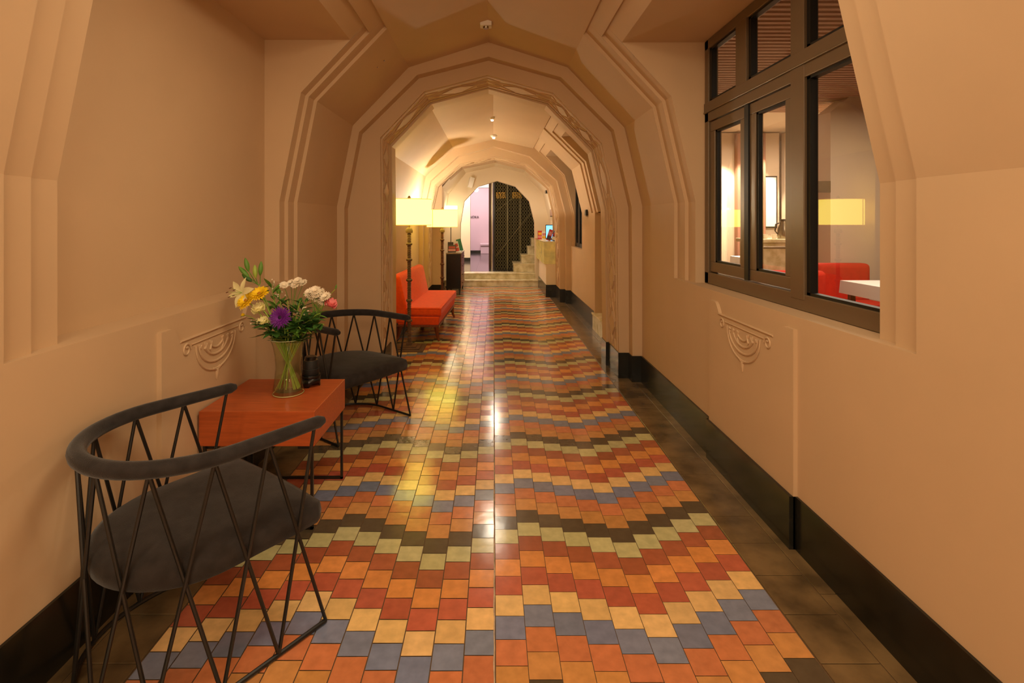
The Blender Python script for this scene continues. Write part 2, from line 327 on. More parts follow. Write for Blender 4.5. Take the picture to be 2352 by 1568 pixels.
# ---- carved band on arch 1 (and faint on arch 2)
def carve(P,y0,y1,name,par,m=plaster,h=.012,rep=.40):
    mb=MB(); Wd=y1-y0
    for i in range(len(P)-1):
        a,b=Vector((P[i][0],P[i][1])),Vector((P[i+1][0],P[i+1][1])); L=(b-a).length; d=(b-a)/L
        nrm=Vector((d.y,-d.x)); mid=(a+b)/2
        if nrm.dot(Vector((0,1.2))-mid)<0: nrm=-nrm
        s0=.24 if i==0 else 0; s1=L-.24 if i==len(P)-2 else L
        fn=lambda s,t,k: Vector(((a+d*s+nrm*k).x,y0+t*Wd,(a+d*s+nrm*k).y))
        def ridge(s_,t_,s2,t2,w=.012,hh=h):
            u=Vector((s2-s_,(t2-t_)*Wd)); l=u.length
            if l<1e-6: return
            u/=l; v=Vector((-u.y,u.x))*w/2
            A=fn(s_+v.x,t_+v.y/Wd,0);B=fn(s_-v.x,t_-v.y/Wd,0);Cc=fn(s2-v.x*.4,t2-v.y*.4/Wd,0);D=fn(s2+v.x*.4,t2+v.y*.4/Wd,0)
            E=fn(s_,t_,hh);Fv=fn(s2,t2,hh*.8)
            mb.add([A,B,Cc,D,E,Fv],[(0,4,5,3),(1,2,5,4),(0,1,4),(3,5,2)])
        for t in (.06,.94):
            mb.prism([(s0,t-.035),(s1,t-.035),(s1,t+.035),(s0,t+.035)],fn,0,h*.8)
        n=max(1,round((s1-s0)/rep)); pr=(s1-s0)/n
        for j in range(n):
            c=s0+(j+.5)*pr; e=pr/2
            mb.prism([(c-e*.52,.5),(c-e*.12,.72),(c+e*.12,.74),(c+e*.52,.5),(c+e*.12,.28),(c-e*.12,.26)],fn,0,h)
            for sg in (-1,1):
                for k in range(3):
                    q=.30+.2*k
                    ridge(c+sg*e*(.95-.05*k),.5,c+sg*e*(.5-.18*k),.5+.14+.08*k,.02)
                    ridge(c+sg*e*(.95-.05*k),.5,c+sg*e*(.5-.18*k),.5-.14-.08*k,.02)
                ridge(c+sg*e*1.0,.2,c+sg*e*.62,.3,.025); ridge(c+sg*e*1.0,.8,c+sg*e*.62,.7,.025)
                ridge(c+sg*e*1.0,.5,c+sg*e*.72,.5,.035)
    return mb.build(name,m,par)
lab(carve(B_in,4.54,4.90,'carved_band',t1),'carved leaf and lozenge band on the inner face of the arch')
carve(B2,8.78,9.2,'carved_band',bpy.data.objects['trim_2'])
# ---- baseboards
def skirt(name,pts,h,side,z0=0,m=black_stone):
    mb=MB(); 
    for a,b in zip(pts,pts[1:]):
        mb.poly((a[0],a[1],z0),(b[0],b[1],z0),(b[0],b[1],z0+h),(a[0],a[1],z0+h))
        t=.016*side
        mb.poly((a[0],a[1],z0+h),(b[0],b[1],z0+h),(b[0]+t,b[1]+.016,z0+h),(a[0]+t,a[1]+.016,z0+h))
    o=mb.build(name,m,closed=False); struct(o); return o
e=.01
skirt('baseboard_right',[(1.265,-3),(1.265,2.156),(1.24,2.156),(1.24,3.0),(1.262,3.0),(1.262,4.40),(A_in[-1][0]-e,4.40),(A_in[-1][0]-e,4.51),(B_in[-1][0]-e,4.51),(B_in[-1][0]-e,4.91),(C_in[-1][0]-e,4.91),(C_in[-1][0]-e,5.11)],.225,1)
skirt('baseboard_left',[(-1.335,-3),(-1.335,2.05),(-1.312,2.05),(-1.312,2.86),(-1.335,2.86),(-1.335,4.40),(A_in[0][0]+e,4.40),(A_in[0][0]+e,4.51),(B_in[0][0]+e,4.51),(B_in[0][0]+e,5.11)],.225,-1)
skirt('baseboard_right',[(1.28,6.6),(1.28,8.59),(1.207,8.59),(1.207,8.74),(1.125,8.74),(1.125,9.33),(.945,9.33),(.945,10.86)],.225,1)
skirt('baseboard_left',[(-1.24,5.1),(-1.24,8.59),(-1.18,8.59),(-1.18,8.74),(-1.12,8.74),(-1.12,9.35),(-.935,9.35),(-.935,9.73)],.225,-1)
# ---- wall panels below the niches with hanging relief
def panel(name,s,xw_,ya,yb,zt,th,oy0,oy1,oz):
    fn=lambda y,z,k: (xw_-s*k,y,z)
    out=[(ya,0),(ya,zt)]; 
    L=(oy0-ya)
    for i in range(7):
        u=i/6; out.append((ya+.07+(L-.07)*u, zt-(zt-oz)*(1-math.cos(u*PI/2))))
    for i in range(7):
        u=1-i/6; out.append((yb-.07-((yb-oy1)-.07)*u, zt-(zt-oz)*(1-math.cos(u*PI/2))))
    out+=[(yb,zt),(yb,0)]
    mb=MB(); mb.prism(out,fn,-.01,th); o=mb.build(name,plaster); struct(o); 
    r=MB(); c=(oy0+oy1)/2; hw=(oy1-oy0)/2; f2=lambda y,z: Vector((xw_-s*(th+.002),y,z))
    r.tube([f2(oy0,oz),f2(oy1,oz)],.005,6); r.tube([f2(oy0+.08,oz-.03),f2(oy1-.08,oz-.03)],.0035,6)
    for R,rr in ((.17,.005),(.125,.0055),(.085,.0055),(.048,.005)):
        if R>hw: continue
        r.tube([f2(c+R*math.cos(PI+PI*i/16)*(hw/.28 if R>.15 else 1.2),oz-.045+R*.85*math.sin(PI+PI*i/16)) for i in range(17)],rr,6)
    for sg in (-1,1):
        cc=(c+sg*(hw-.045),oz-.045)
        r.tube([f2(cc[0]+.030*math.cos(t*.5)*(1-t*.04),cc[1]+.030*math.sin(t*.5)*(1-t*.04)) for t in range(18)],.0045,6)
        for k in range(3):
            q=c+sg*(.045+.045*k); r.tube([f2(q,oz-.05),f2(q+sg*.012,oz-.085+.012*k),f2(q-sg*.004,oz-.11+.02*k)],[.007,.006,.002],6)
    r.tube([f2(c,oz-.19),f2(c,oz-.215),f2(c,oz-.245)],[.010,.009,.002],8); r.tube([f2(c-.03,oz-.185),f2(c,oz-.2),f2(c+.03,oz-.185)],.006,6)
    lab(r.build('relief_ornament',plaster,o,smooth=True),'moulded scroll and fan relief hanging under the niche')
panel('trim_4',1,1.275,2.156,3.0,.925,.018,2.31,2.87,.865)
panel('trim_5',-1,-1.345,2.05,2.86,.935,.02,2.17,2.74,.87)
# ---- side doorway of bay 2: marble step and door
ms_=MB(); ms_.box(1.268,1.62,5.3,6.60,0,.19); ms_.box(1.255,1.62,5.3,6.61,.19,.212); o=ms_.build('trim_6',marble,bevel=.003); struct(o)
dr=MB(); dr.box(1.56,1.60,5.32,6.53,.212,2.2); o=dr.build('door_1',wood_leg,bevel=.004); struct(o)
hd=MB(); hd.tube([(1.555,5.45,1.1),(1.52,5.45,1.1),(1.52,5.55,1.1)],.008,8); hd.build('door_handle',black_metal,o,smooth=True)
# ---- window of the far right niche
wf=MB()
for (ya,yb,za,zb) in ((7.75,8.49,.967,1.03),(7.75,8.49,2.34,2.42),(8.42,8.49,.967,2.4),(7.75,7.82,.967,2.4),(8.1,8.16,.967,2.4)): wf.box(1.35,1.40,ya,yb,za,zb)
o=wf.build('window_2',black_metal); struct(o)
g=MB(); g.box(1.372,1.376,7.8,8.45,1.0,2.38); g.build('glass_pane',black_p,o)
# ================================================================== WINDOW 1 (bay 1 right)
W=thing('window_1',None,None,(1.41,0,0)); W['kind']='structure'
y0,y1,zb,zt=1.62,3.36,ZB,zt1-.004
def bar(mb,ya,yb,za,zb_,xa=-.03,xb=.035): mb.box(xa,xb,ya,yb,za,zb_)
fr=MB(); bar(fr,y0,y1,zb+.002,zb+.075); bar(fr,y0,y1,zt-.06,zt); bar(fr,3.305,y1,zb,zt); bar(fr,1.70,1.76,zb,zt)
bar(fr,y0,y1,2.085,2.145,-.036,.04); bar(fr,y0,y1,2.02,2.08); fr.box(-.04,.03,y0,y1,2.078,2.088)
fr.build('frame',bronze,W,bevel=.003)
mu=MB(); bar(mu,2.805,2.925,2.14,zt-.05,-.034,.033); mu.build('mullion',bronze,W,bevel=.003)
mu=MB(); bar(mu,2.282,2.385,zb+.05,zt-.05,-.033,.033); mu.build('mullion',bronze,W,bevel=.003)
def sash(ya,yb,za,zb_,w):
    p=MB()
    p.box(-.02,.025,ya,yb,za,za+w);p.box(-.02,.025,ya,yb,zb_-w,zb_);p.box(-.02,.025,ya,ya+w,za+w,zb_-w);p.box(-.02,.025,yb-w,yb,za+w,zb_-w)
    o=p.build('casement',bronze,W,bevel=.003)
    k=MB()
    for q in ((ya+w,yb-w,za+w,za+w+.012),(ya+w,yb-w,zb_-w-.012,zb_-w),(ya+w,ya+w+.012,za+w,zb_-w),(yb-w-.02,yb-w,za+w,zb_-w)): k.box(-.012,.01,*q)
    k.build('gasket',gasket,o)
    gl=MB(); gl.box(-.002,.002,ya+w,yb-w,za+w,zb_-w); gl.build('glass_pane',pane,o); return o
sash(2.835,3.295,zb+.082,2.015,.062); sash(2.392,2.79,zb+.082,2.015,.058)
k=MB()
k.box(-.028,.03,2.79,2.835,zb+.08,2.018)
for (ya,yb,za,zb_) in ((2.93,3.30,2.15,zt-.06),(2.39,2.80,2.15,zt-.06),(1.76,2.28,2.15,zt-.06),(1.76,2.28,zb+.075,2.02)):
    for q in ((ya,yb,za,za+.012),(ya,yb,zb_-.012,zb_),(ya,ya+.01,za,zb_),(yb-.024,yb,za,zb_)): k.box(-.02,.012,*q)
    gl=MB(); gl.box(-.002,.002,ya,yb,za,zb_); gl.build('glass_pane',pane,W)
lab(k.build('gasket',gasket,W),'black rubber gaskets and gap between the casements')
# ================================================================== RESTAURANT beyond the window
pinkw=mat('restaurant_plaster',rgb(214,192,164),.7,.3,noise=.04,nscale=2)
rw=MB(); X0=1.47
for q in ((-1,1.66,0,3.1),(3.38,11,0,3.1)): rw.poly((X0,q[0],q[2]),(X0,q[1],q[2]),(X0,q[1],q[3]),(X0,q[0],q[3]))
rw.poly((X0,1.66,0),(X0,3.38,0),(X0,3.38,ZB-.01),(X0,1.66,ZB-.01)); rw.poly((X0,1.66,zt1+.01),(X0,3.38,zt1+.01),(X0,3.38,3.1),(X0,1.66,3.1))
rw.poly((1.44,1.6,ZB-.012),(1.9,1.6,ZB-.012),(1.9,3.6,ZB-.012),(1.44,3.6,ZB-.012)) if False else None
rw.poly((8.5,-1,0),(8.5,11,0),(8.5,11,3.1),(8.5,-1,3.1)); rw.poly((1.47,11,0),(8.5,11,0),(8.5,11,3.1),(1.47,11,3.1)); rw.poly((1.47,-1,0),(8.5,-1,0),(8.5,-1,3.1),(1.47,-1,3.1))
o=rw.build('wall_restaurant',pinkw,closed=False); struct(o)
# wall pier beyond the window, lit by an added spot
pr_=MB(); pts=[(4.13,0),(6.4,0),(6.4,3.1),(4.6,3.1),(4.13,2.72)]
pr_.prism(pts,lambda a,b,t:(a,t,b),6.3,6.6); o=pr_.build('trim_8',pinkw); struct(o)
rf=MB(); rf.poly((1.47,-1,-.01),(8.5,-1,-.01),(8.5,11,-.01),(1.47,11,-.01)); o=rf.build('floor',mat('restaurant_floor',rgb(120,84,58),.35,noise=.3,nscale=6),closed=False); struct(o)
rc=MB(); rc.poly((1.47,-1,3.1),(8.5,-1,3.1),(8.5,11,3.1),(1.47,11,3.1)); o=rc.build('ceiling',pinkw,closed=False); struct(o)
sl=MB()      # stepped slat ceiling
for i in range(44):
    yy=3.5+i*.085; sl.box(1.6,5.6,yy,yy+.04,2.90,2.93)
sl.box(1.6,5.6,3.45,7.3,2.925,2.95)
o=sl.build('trim_9',mat('slat_ceiling',rgb(196,160,134),.6)); struct(o)
spot(4.45,5.9,3.0,60,70,.6,(0,0,0),(1,.85,.65))  # spot added to light the pier, no fixture built
def banquette(x,y,wd,label,rz=0,zt=.88):
    t=thing('banquette_sofa',label,'sofa',(x,y,0),rz)
    m=MB(); m.box(-wd/2,wd/2,-.09,.09,.42,zt); m.build('backrest',redfab,t,bevel=.05,seg=4,smooth=True)
    m=MB(); m.box(-wd/2,wd/2,-.55,-.08,.30,.46); m.build('seat_cushion',redfab,t,bevel=.04,seg=3,smooth=True)
    m=MB(); m.box(-wd/2+.02,wd/2-.02,-.53,.08,.0,.30); m.build('base',redfab,t,bevel=.02)
    return t
banquette(4.15,6.15,.62,'red banquette with squared back against the pier seen through the window')
b_=banquette(3.05,5.55,1.0,'red sofa back low in the middle window pane',PI,.85)
def dtable(x,y,sx,sy,label):
    t=thing('dining_table',label,'table',(x,y,0))
    m=MB(); m.box(-sx/2,sx/2,-sy/2,sy/2,.715,.745); m.build('tabletop',wood_leg,t)
    for a in (-1,1):
        for b in (-1,1):
            m=MB(); m.box(a*(sx/2-.06)-.025,a*(sx/2-.06)+.025,b*(sy/2-.06)-.025,b*(sy/2-.06)+.025,0,.715); m.build('leg',wood_leg,t)
    c=MB(); c.box(-sx/2-.012,sx/2+.012,-sy/2-.012,sy/2+.012,.745,.752)
    c.taper((-sx/2-.02,sx/2+.02,-sy/2-.02,sy/2+.02),(-sx/2-.012,sx/2+.012,-sy/2-.012,sy/2+.012),.62,.75)
    o=c.build('tablecloth',cloth,None); o.location=(x,y,.001); return t,o
t_,o=dtable(4.12,5.05,.85,.8,'dining table under a white cloth just inside the right pane'); tag(o,'white cloth on the dining table nearest the glass of the right pane','tablecloth')
t_,o=dtable(4.8,8.9,1.0,.8,'dining table under a white cloth beyond the bar counter rail'); tag(o,'white cloth on the distant table behind the rail','tablecloth')
for k,(dx,dy,a,nm) in enumerate(((-.18,.0,.4,'knife'),(-.12,.03,.3,'fork'))):
    m=MB(); m.box(-.1,.06,-.008,.008,0,.004); m.box(.06,.11,-.012,.012,0,.004)
    o=m.build(nm,steel); o.location=(4.0+dx,4.85+dy,.756); o.rotation_euler=(0,0,a); tag(o,'steel %s lying on the white cloth of the near table'%nm,nm)
m=MB(); m.taper((-.09,.09,-.09,.09),(-.01,.01,-.01,.01),0,.10); o=m.build('napkin',cloth); o.location=(4.05,5.1,.755); tag(o,'folded white napkin standing on the white tablecloth','napkin')
# bar counter, thermos, rail
t=thing('bar_counter','pale bar counter seen through the middle window pane','counter',(4.75,8.1,0))
m=MB(); m.box(-.75,.75,-.25,.25,0,1.05); m.build('body',marble,t); m=MB(); m.box(-.8,.8,-.3,.3,1.05,1.11); m.build('countertop',marble,t,bevel=.01)
t=thing('thermos_jug','steel thermos jug with curved handle on the bar counter','jug',(4.52,8.0,1.111))
m=MB(); m.lathe([(.0,0),(.09,0),(.10,.05),(.095,.16),(.06,.24),(.055,.27),(0,.27)]); m.build('body',steel,t,smooth=True)
m=MB(); m.tube([(-.055,0,.25),(-.13,0,.22),(-.14,0,.12),(-.09,0,.06)],.010,8); m.build('handle',black_p,t,smooth=True)
m=MB(); m.lathe([(0,0),(.058,0),(.05,.03),(0,.035)],c=(0,0,.27)); m.build('lid',black_p,t,smooth=True)
for i,(x,lb) in enumerate(((4.2,'white cup left of the thermos jug on the bar'),(4.34,'white cup nearest the thermos jug on the bar'))):
    m=MB(); m.lathe([(0,0),(.03,0),(.042,.07),(.038,.07),(.027,.008),(0,.008)]); o=m.build('cup',white_p,smooth=True); o.location=(x,7.95,1.111); tag(o,lb,'cup')
t=thing('metal_rail','bronze metal rail in front of the bar counter','rail',(4.2,7.4,0))
m=MB(); m.tube([(-.5,0,1.0),(.35,0,1.0)],.018,8); m.build('handrail',bronze,t); 
for x in (-.48,.33): m=MB(); m.box(x-.02,x+.02,-.02,.02,0,.99); m.build('post',bronze,t)
# bright arched wall recesses behind the bar
wb=MB(); wb.box(4.0,4.9,9.9,10.0,0,3.08); wb.box(4.95,5.5,9.9,10.0,0,3.08); wb.box(5.6,8.4,9.9,10,0,3.08); o=wb.build('trim_10',pinkw); struct(o)
cl_=MB(); cl_.box(4.63,4.75,9.75,9.88,0,3.05); cl_.box(5.08,5.16,9.75,9.88,0,3.05); o=cl_.build('trim_11',mat('rosy_column',rgb(150,100,80),.6)); struct(o)
pf=thing('picture_frame','dark framed notice on the bright wall behind the thermos jug','picture',(5.32,9.88,1.75))
m=MB(); m.box(-.12,.12,-.02,0,-.5,.5); m.build('frame',black_metal,pf); m=MB(); m.box(-.10,.10,-.024,-.018,-.47,.47); m.build('picture',cloth,pf)
tag(MB().box(-.22,.12,-.02,.02,0,.14).build('shelf_sign',bronze),'small dark sign hanging on the pale pier beyond the window','sign').location=(3.98,6.27,1.73)
spot(4.35,9.4,3.0,260,70,.5,(math.radians(8),0,0),(1,.85,.6)); spot(4.95,9.4,3.0,260,70,.5,(math.radians(8),0,0),(1,.85,.6))  # spots added to make the wall behind the bar bright
area(3.6,4.3,2.75,1.4,1.4,40,(0,0,0),(1,.8,.6)); area(4.5,8,2.9,1.5,1.5,60,(0,0,0),(1,.8,.6))
# ================================================================== STEPS, LOBBY
st=MB(); st.box(-1.05,.943,10.87,11.3,0,.115); st.box(-1.05,.943,10.855,11.3,.115,.135); st.box(-.723,.901,11.11,11.6,.135,.235); st.box(-.723,.901,11.10,11.6,.235,.26)
o=st.build('trim_12',marble,bevel=.003); struct(o)
lf=MB()
for i in range(-8,9):
    for j in range(0,20): lf.box(i*.4+.001,i*.4+.399,11.45+j*.4,11.45+j*.4+.398,.24,.262)
o=lf.build('floor',lobby_floor); struct(o)
lw=MB(); lw.box(-3.2,-.66,14.4,14.6,.26,3.3); o=lw.build('wall_lobby',plaster_w); struct(o); lw=MB(); lw.box(-3.2,3.4,18.0,18.2,.26,3.3); lw.box(-3.4,-3.2,11.3,18.2,.0,3.3); lw.box(3.4,3.6,11.3,18.2,0,3.3); lw.box(-.66,.15,14.4,14.6,2.32,3.3)
o=lw.build('wall_lobby',lobby_w); struct(o)
lc=MB(); lc.box(-3.2,3.4,11.28,18.2,3.3,3.4); o=lc.build('ceiling',lobby_w); struct(o)
bb=MB(); bb.box(-3.2,-.655,14.385,14.4,.26,.36); bb.box(-3.2,-.45,17.98,18.0,.26,.36); o=bb.build('baseboard_lobby',black_stone); struct(o)
t=thing('low_cabinet','pale low cabinet against the far pink lobby wall','cabinet',(-.2,17.8,.262))
m=MB(); m.box(-.25,.25,-.15,.15,0,.27); m.build('body',lobby_w,t,bevel=.01); m=MB(); m.box(-.27,.27,-.18,.15,.27,.36); m.build('top',lobby_w,t,bevel=.02)
tx=bpy.data.curves.new('room_sign','FONT'); tx.body='NOKA'; tx.size=.11; tx.extrude=.004; tx.align_x='CENTER'
tx.materials.append(black_p); oc=bpy.data.objects.new('lettering_curve',tx); C.objects.link(oc); bpy.context.view_layer.update(); me_=bpy.data.meshes.new_from_object(oc); bpy.data.objects.remove(oc); o=bpy.data.objects.new('wall_lettering',me_); C.objects.link(o); o.location=(-.68,17.97,1.50); o.rotation_euler=(PI/2,0,0); tag(o,'small dark lettering on the pink lobby wall left of the lift','sign')
t=thing('globe_lamp','small glowing globe lamp near the lobby ceiling','lamp',(-.48,14.2,2.25))
m=MB(); m.lathe([(.0,-.06)]+[(.06*math.cos(a),.06*math.sin(a)) for a in [(-PI/2+PI*i/10) for i in range(1,10)]]+[(0,.06)],n=16); m.build('globe',bulb,t,smooth=True)
m=MB(); m.tube([(0,0,.055),(0,0,1.05)],.005,6); m.build('cord',black_p,t)
# lift cage
t=thing('lift_cage','black diamond-mesh lift cage behind the marble stairs','lift',(0,12.05,.262))
m=MB(); m.box(-.115,-.06,-.04,.04,0,2.9); o=m.build('post',mat('rust_post',rgb(70,40,26),.5),t); 
m=MB(); m.box(-.06,-.025,-.05,.0,0,2.9); m.build('post',steel,t); m=MB(); m.box(-.02,.03,-.04,.02,0,2.9); m.build('post',black_metal,t)
for x in (.32,.62,1.15): m=MB(); m.box(x-.012,x+.012,-.015,.015,0,2.9); m.build('post',cage_m,t)
ms2=MB(); x0_,x1_,h_=.03,1.2,2.45; sp_=.062
def clipl(k,s):
    # line z = s*1.5*(x) + k
    pts=[]; sl_=1.35*s
    for xx in (x0_,x1_):
        z=sl_*xx+k
        if 0<=z<=h_: pts.append((xx,z))
    for z in (0,h_):
        xx=(z-k)/sl_
        if x0_<xx<x1_: pts.append((xx,z))
    return pts[:2]
for s in (-1,1):
    k=-2.0
    while k<4.4:
        p=clipl(k,s)
        if len(p)==2: ms2.tube([(p[0][0],0,p[0][1]),(p[1][0],0,p[1][1])],.0048,4)
        k+=.084
for i in range(19): ms2.tube([(x0_+i*sp_,.004,0),(x0_+i*sp_,.004,h_)],.003,4)
lab(ms2.build('mesh_screen',cage_m,t),'diamond wire mesh')
m=MB(); m.box(.03,1.2,.9,.95,0,2.9); m.box(.03,.07,.02,.95,0,2.9); m.box(1.16,1.2,.02,.95,0,2.9); m.build('shaft_back',dark_wall,t)
for a,b in (((.05,1.05),(1.15,1.9)),((.05,-.0),(1.15,1.35))):
    m=MB(); m.tube([(a[0],-.02,a[1]+.3),(b[0],-.02,b[1]+.3)],.008,6); m.build('handrail',cage_m,t)
m=MB(); m.box(.49,.53,.35,.39,.0,2.6); m.build('guide_rail',mat('guide',rgb(34,32,22),.5),t)
m=MB(); m.box(-.3,-.12,-.02,.1,2.12,2.3); m.build('beam_end',mat('beam',rgb(70,80,74),.6),t)
# gold square ornaments
for (ox,lb) in ((.06,'left gold fretwork panel high on the black lift cage'),(.44,'right gold fretwork panel high on the black lift cage')):
    m=MB(); random.seed(int(ox*100))
    wd=.21
    for r in range(5):
        z=r*.032
        xs=0
        while xs<wd:
            L=random.choice((.03,.05,.07)); m.box(xs,min(xs+L,wd),0,.008,z,z+.012); 
            if random.random()<.7: m.box(xs,xs+.012,0,.008,z,z+.04 if r<4 else z+.012)
            xs+=L+.018
    o=m.build('gold_fretwork',gold); o.location=(ox+.0,12.02,1.92); tag(o,lb,'ornament')
random.seed(11)
# marble stairs
t=thing('marble_stairs','veined marble stairs rising to the right of the lift cage','stairs',(0,0,0))
for i,(xl,yf) in enumerate(((.44,11.32),(.62,11.5),(.765,11.62),(.86,11.72),(.95,11.8))):
    m=MB(); zt_=.262+.185*(i+1); m.box(xl,2.2,yf,12.0,.262 if i==0 else zt_-.185,zt_-.02); m.box(xl-.012,2.2,yf-.012,12.0,zt_-.02,zt_); m.build('step',marble,t)
area(-.6,16.3,3.1,1.5,1.5,60,(0,0,0),(1,.80,.82)); area(-.6,13.2,3.1,1.2,1.0,38,(0,0,0),(1,.84,.62)); point(-1.3,13.5,2.6,60,WARM2,.1)  # the point light is added to brighten the left lobby wall
# ================================================================== RECEPTION COUNTER bay 3
t=thing('reception_counter','reception counter with glowing onyx box above a plaster half wall','counter',(0,0,0))
m=MB(); m.box(.955,1.18,9.35,10.87,.0,.60); m.build('half_wall',plaster_w,t)
m=MB(); m.box(.915,1.185,9.345,11.09,.602,1.0); m.build('onyx_box',onyx,t,bevel=.002); m=MB(); m.box(.905,1.185,9.335,11.09,1.0,1.012); m.build('countertop',marble,t)
spot(.80,10.2,2.2,10,60,.5,(0,math.radians(-10),0),WARM2)
def leaflet(x,y,z,w_,h_,cols,label,rz=0,tilt=.25,th=.012,cat='leaflet',group=None,band=None):
    t=thing('leaflet_holder' if cat=='holder' else cat.replace(' ','_'),label,cat,(x,y,z),rz,group)
    M=Matrix.Rotation(-tilt,4,'X'); m=MB(); m.box(-w_/2,w_/2,-th/2,th/2,.004,h_,0,M); m.build('cover',cols[0],t)
    if len(cols)>1:
        m=MB(); m.box(-w_/2+.006,w_/2-.006,-th/2-.002,-th/2,.02,h_*.42,0,M); m.build('printed_panel',cols[1],t)
    if len(cols)>2:
        m=MB(); m.box(-w_/2+.012,w_/2-.012,-th/2-.003,-th/2-.001,h_*.5,h_*.8,0,M); m.build('printed_panel',cols[2],t)
    return t
cm=lambda n,c: mat(n,rgb(*c),.35)
yel,red_,gr_,wht,blu,drk,pnk=cm('print_yellow',(235,180,30)),cm('print_red',(190,40,35)),cm('print_green',(28,120,80)),cm('print_white',(235,228,220)),cm('print_blue',(70,84,140)),cm('print_dark',(60,36,32)),cm('print_pink',(220,140,140))
leaflet(.955,10.6,1.013,.09,.17,[red_,pnk,yel],'yellow and red leaflet at the left end of the onyx counter',0,.1)
leaflet(1.02,10.35,1.013,.10,.16,[wht,yel,pnk],'small white and yellow leaflet left of the red booklet',0,.1)
leaflet(1.03,9.75,1.013,.085,.22,[red_,drk,pnk],'tall red booklet leaning on the onyx counter',-.1,.1).rotation_euler=(0,.32,-.1)
leaflet(1.11,9.62,1.013,.08,.19,[blu,wht,red_],'blue and white leaflet leaning right of the red booklet',0,.1).rotation_euler=(0,.3,0)
t=thing('tablet_screen','upright blue-lit screen behind the leaflets on the counter','screen',(1.12,10.2,1.013),0)
m=MB(); m.box(-.09,.12,-.01,.01,.02,.30); m.build('housing',black_p,t); m=MB(); m.box(-.08,.11,-.013,-.01,.035,.285); m.build('display',screen,t); m=MB(); m.box(-.04,.06,-.05,.05,0,.02); m.build('foot',black_p,t)
tag(MB().box(.86,1.0,10.5,10.8,1.013,1.018).build('red_flyer',red_),'flat red flyer lying at the far end of the counter','flyer')
# wall screen on the right of bay 3
t=thing('wall_screen','slim wall screen seen edge-on above the reception counter','screen',(1.165,10.1,1.72))
m=MB(); m.box(-.02,.02,-.35,.35,-.25,.25); m.build('housing',black_p,t,bevel=.003); m=MB(); m.box(-.024,-.02,-.33,.33,-.23,.23); m.build('display',mat('screen_off',rgb(150,110,100),.3),t)
tag(MB().box(-.03,.03,-.09,.09,-.03,.03).build('wall_vent',black_p),'small black vent on the slanted ceiling above the counter','vent').location=(1.045,10.1,1.955)
# dark wall speaker on the right wall between the niches
t=thing('wall_sensor','small dark box sensor on the right wall by the side doorway','sensor',(1.275,7.05,1.50))
m=MB(); m.box(-.02,.014,-.045,.045,-.04,.04); m.build('housing',black_p,t,bevel=.003); m=MB(); m.box(-.012,.0,-.035,.035,-.055,-.04); m.build('bracket',bronze,t)
# white speaker bay 3
t=thing('wall_speaker','white box loudspeaker high on the left above the cabinet','speaker',at(1081,418,10.9))
m=MB(); m.box(-.045,.055,-.08,.06,-.12,.10); o=m.build('housing',white_p,t,bevel=.008); 
m=MB(); m.box(-.012,.012,.05,.19,-.02,.02); m.build('bracket',white_p,t); t.rotation_euler=(0,.25,.2)
# ================================================================== ceiling fittings
def downlight(x,y,z,label,e=6):
    t=thing('downlight',label,'ceiling light',(x,y,z))
    m=MB(); m.lathe([(.034,0),(.03,-.03),(.02,-.035),(0,-.035)],n=16); m.build('housing',white_p,t,smooth=True)
    m=MB(); m.lathe([(0,-.034),(.018,-.036),(.016,-.048),(0,-.052)],n=16); m.build('bulb',bulb,t,smooth=True)
    spot(x,y,z-.08,e,165,.5,(0,0,0),WARM2,.04)
downlight(-.02,6.73,2.742,'tiny lit downlight on the ridge just past the carved arch',9)
downlight(.02,9.85,2.556,'tiny lit downlight on the ridge of the third bay over the reception counter',18)
t=thing('smoke_detector','square white smoke detector on the near ceiling ridge','smoke detector',(-.06,3.96,2.908))
m=MB(); m.box(-.045,.045,-.04,.04,-.03,.012); m.build('base',white_p,t,bevel=.006); m=MB(); m.lathe([(0,-.045),(.02,-.045),(.024,-.03),(0,-.03)],n=16); m.build('sensor',steel,t,smooth=True)
t=thing('smoke_detector','round smoke detector on the ridge of the second bay','smoke detector',(.0,8.1,2.738))
m=MB(); m.lathe([(.05,.01),(.055,-.015),(.04,-.035),(0,-.035)],n=20); m.build('base',white_p,t,smooth=True); m=MB(); m.lathe([(.018,-.034),(.02,-.055),(0,-.06)],n=12); m.build('sensor',bulb,t,smooth=True)  # sensor tip reuses the bulb material, so its glow is painted on
# small access plate on slanted ceiling left
t=thing('ceiling_plate','thin rectangular cover plate on the slanted ceiling above the left niche','cover plate',at(876,103,3.87))
M=Matrix.Rotation(math.radians(-45),4,'Y'); m=MB()
t.location=(-.86,3.9,2.575)
m.box(-.05,.05,-.035,.035,-.006,.006,0,M); m.build('plate',plaster,t,bevel=.002)
for q in (-.035,.035): m=MB(); m.box(q-.005,q+.005,-.02,-.01,-.012,.0,0,M); m.build('screw',steel,t)
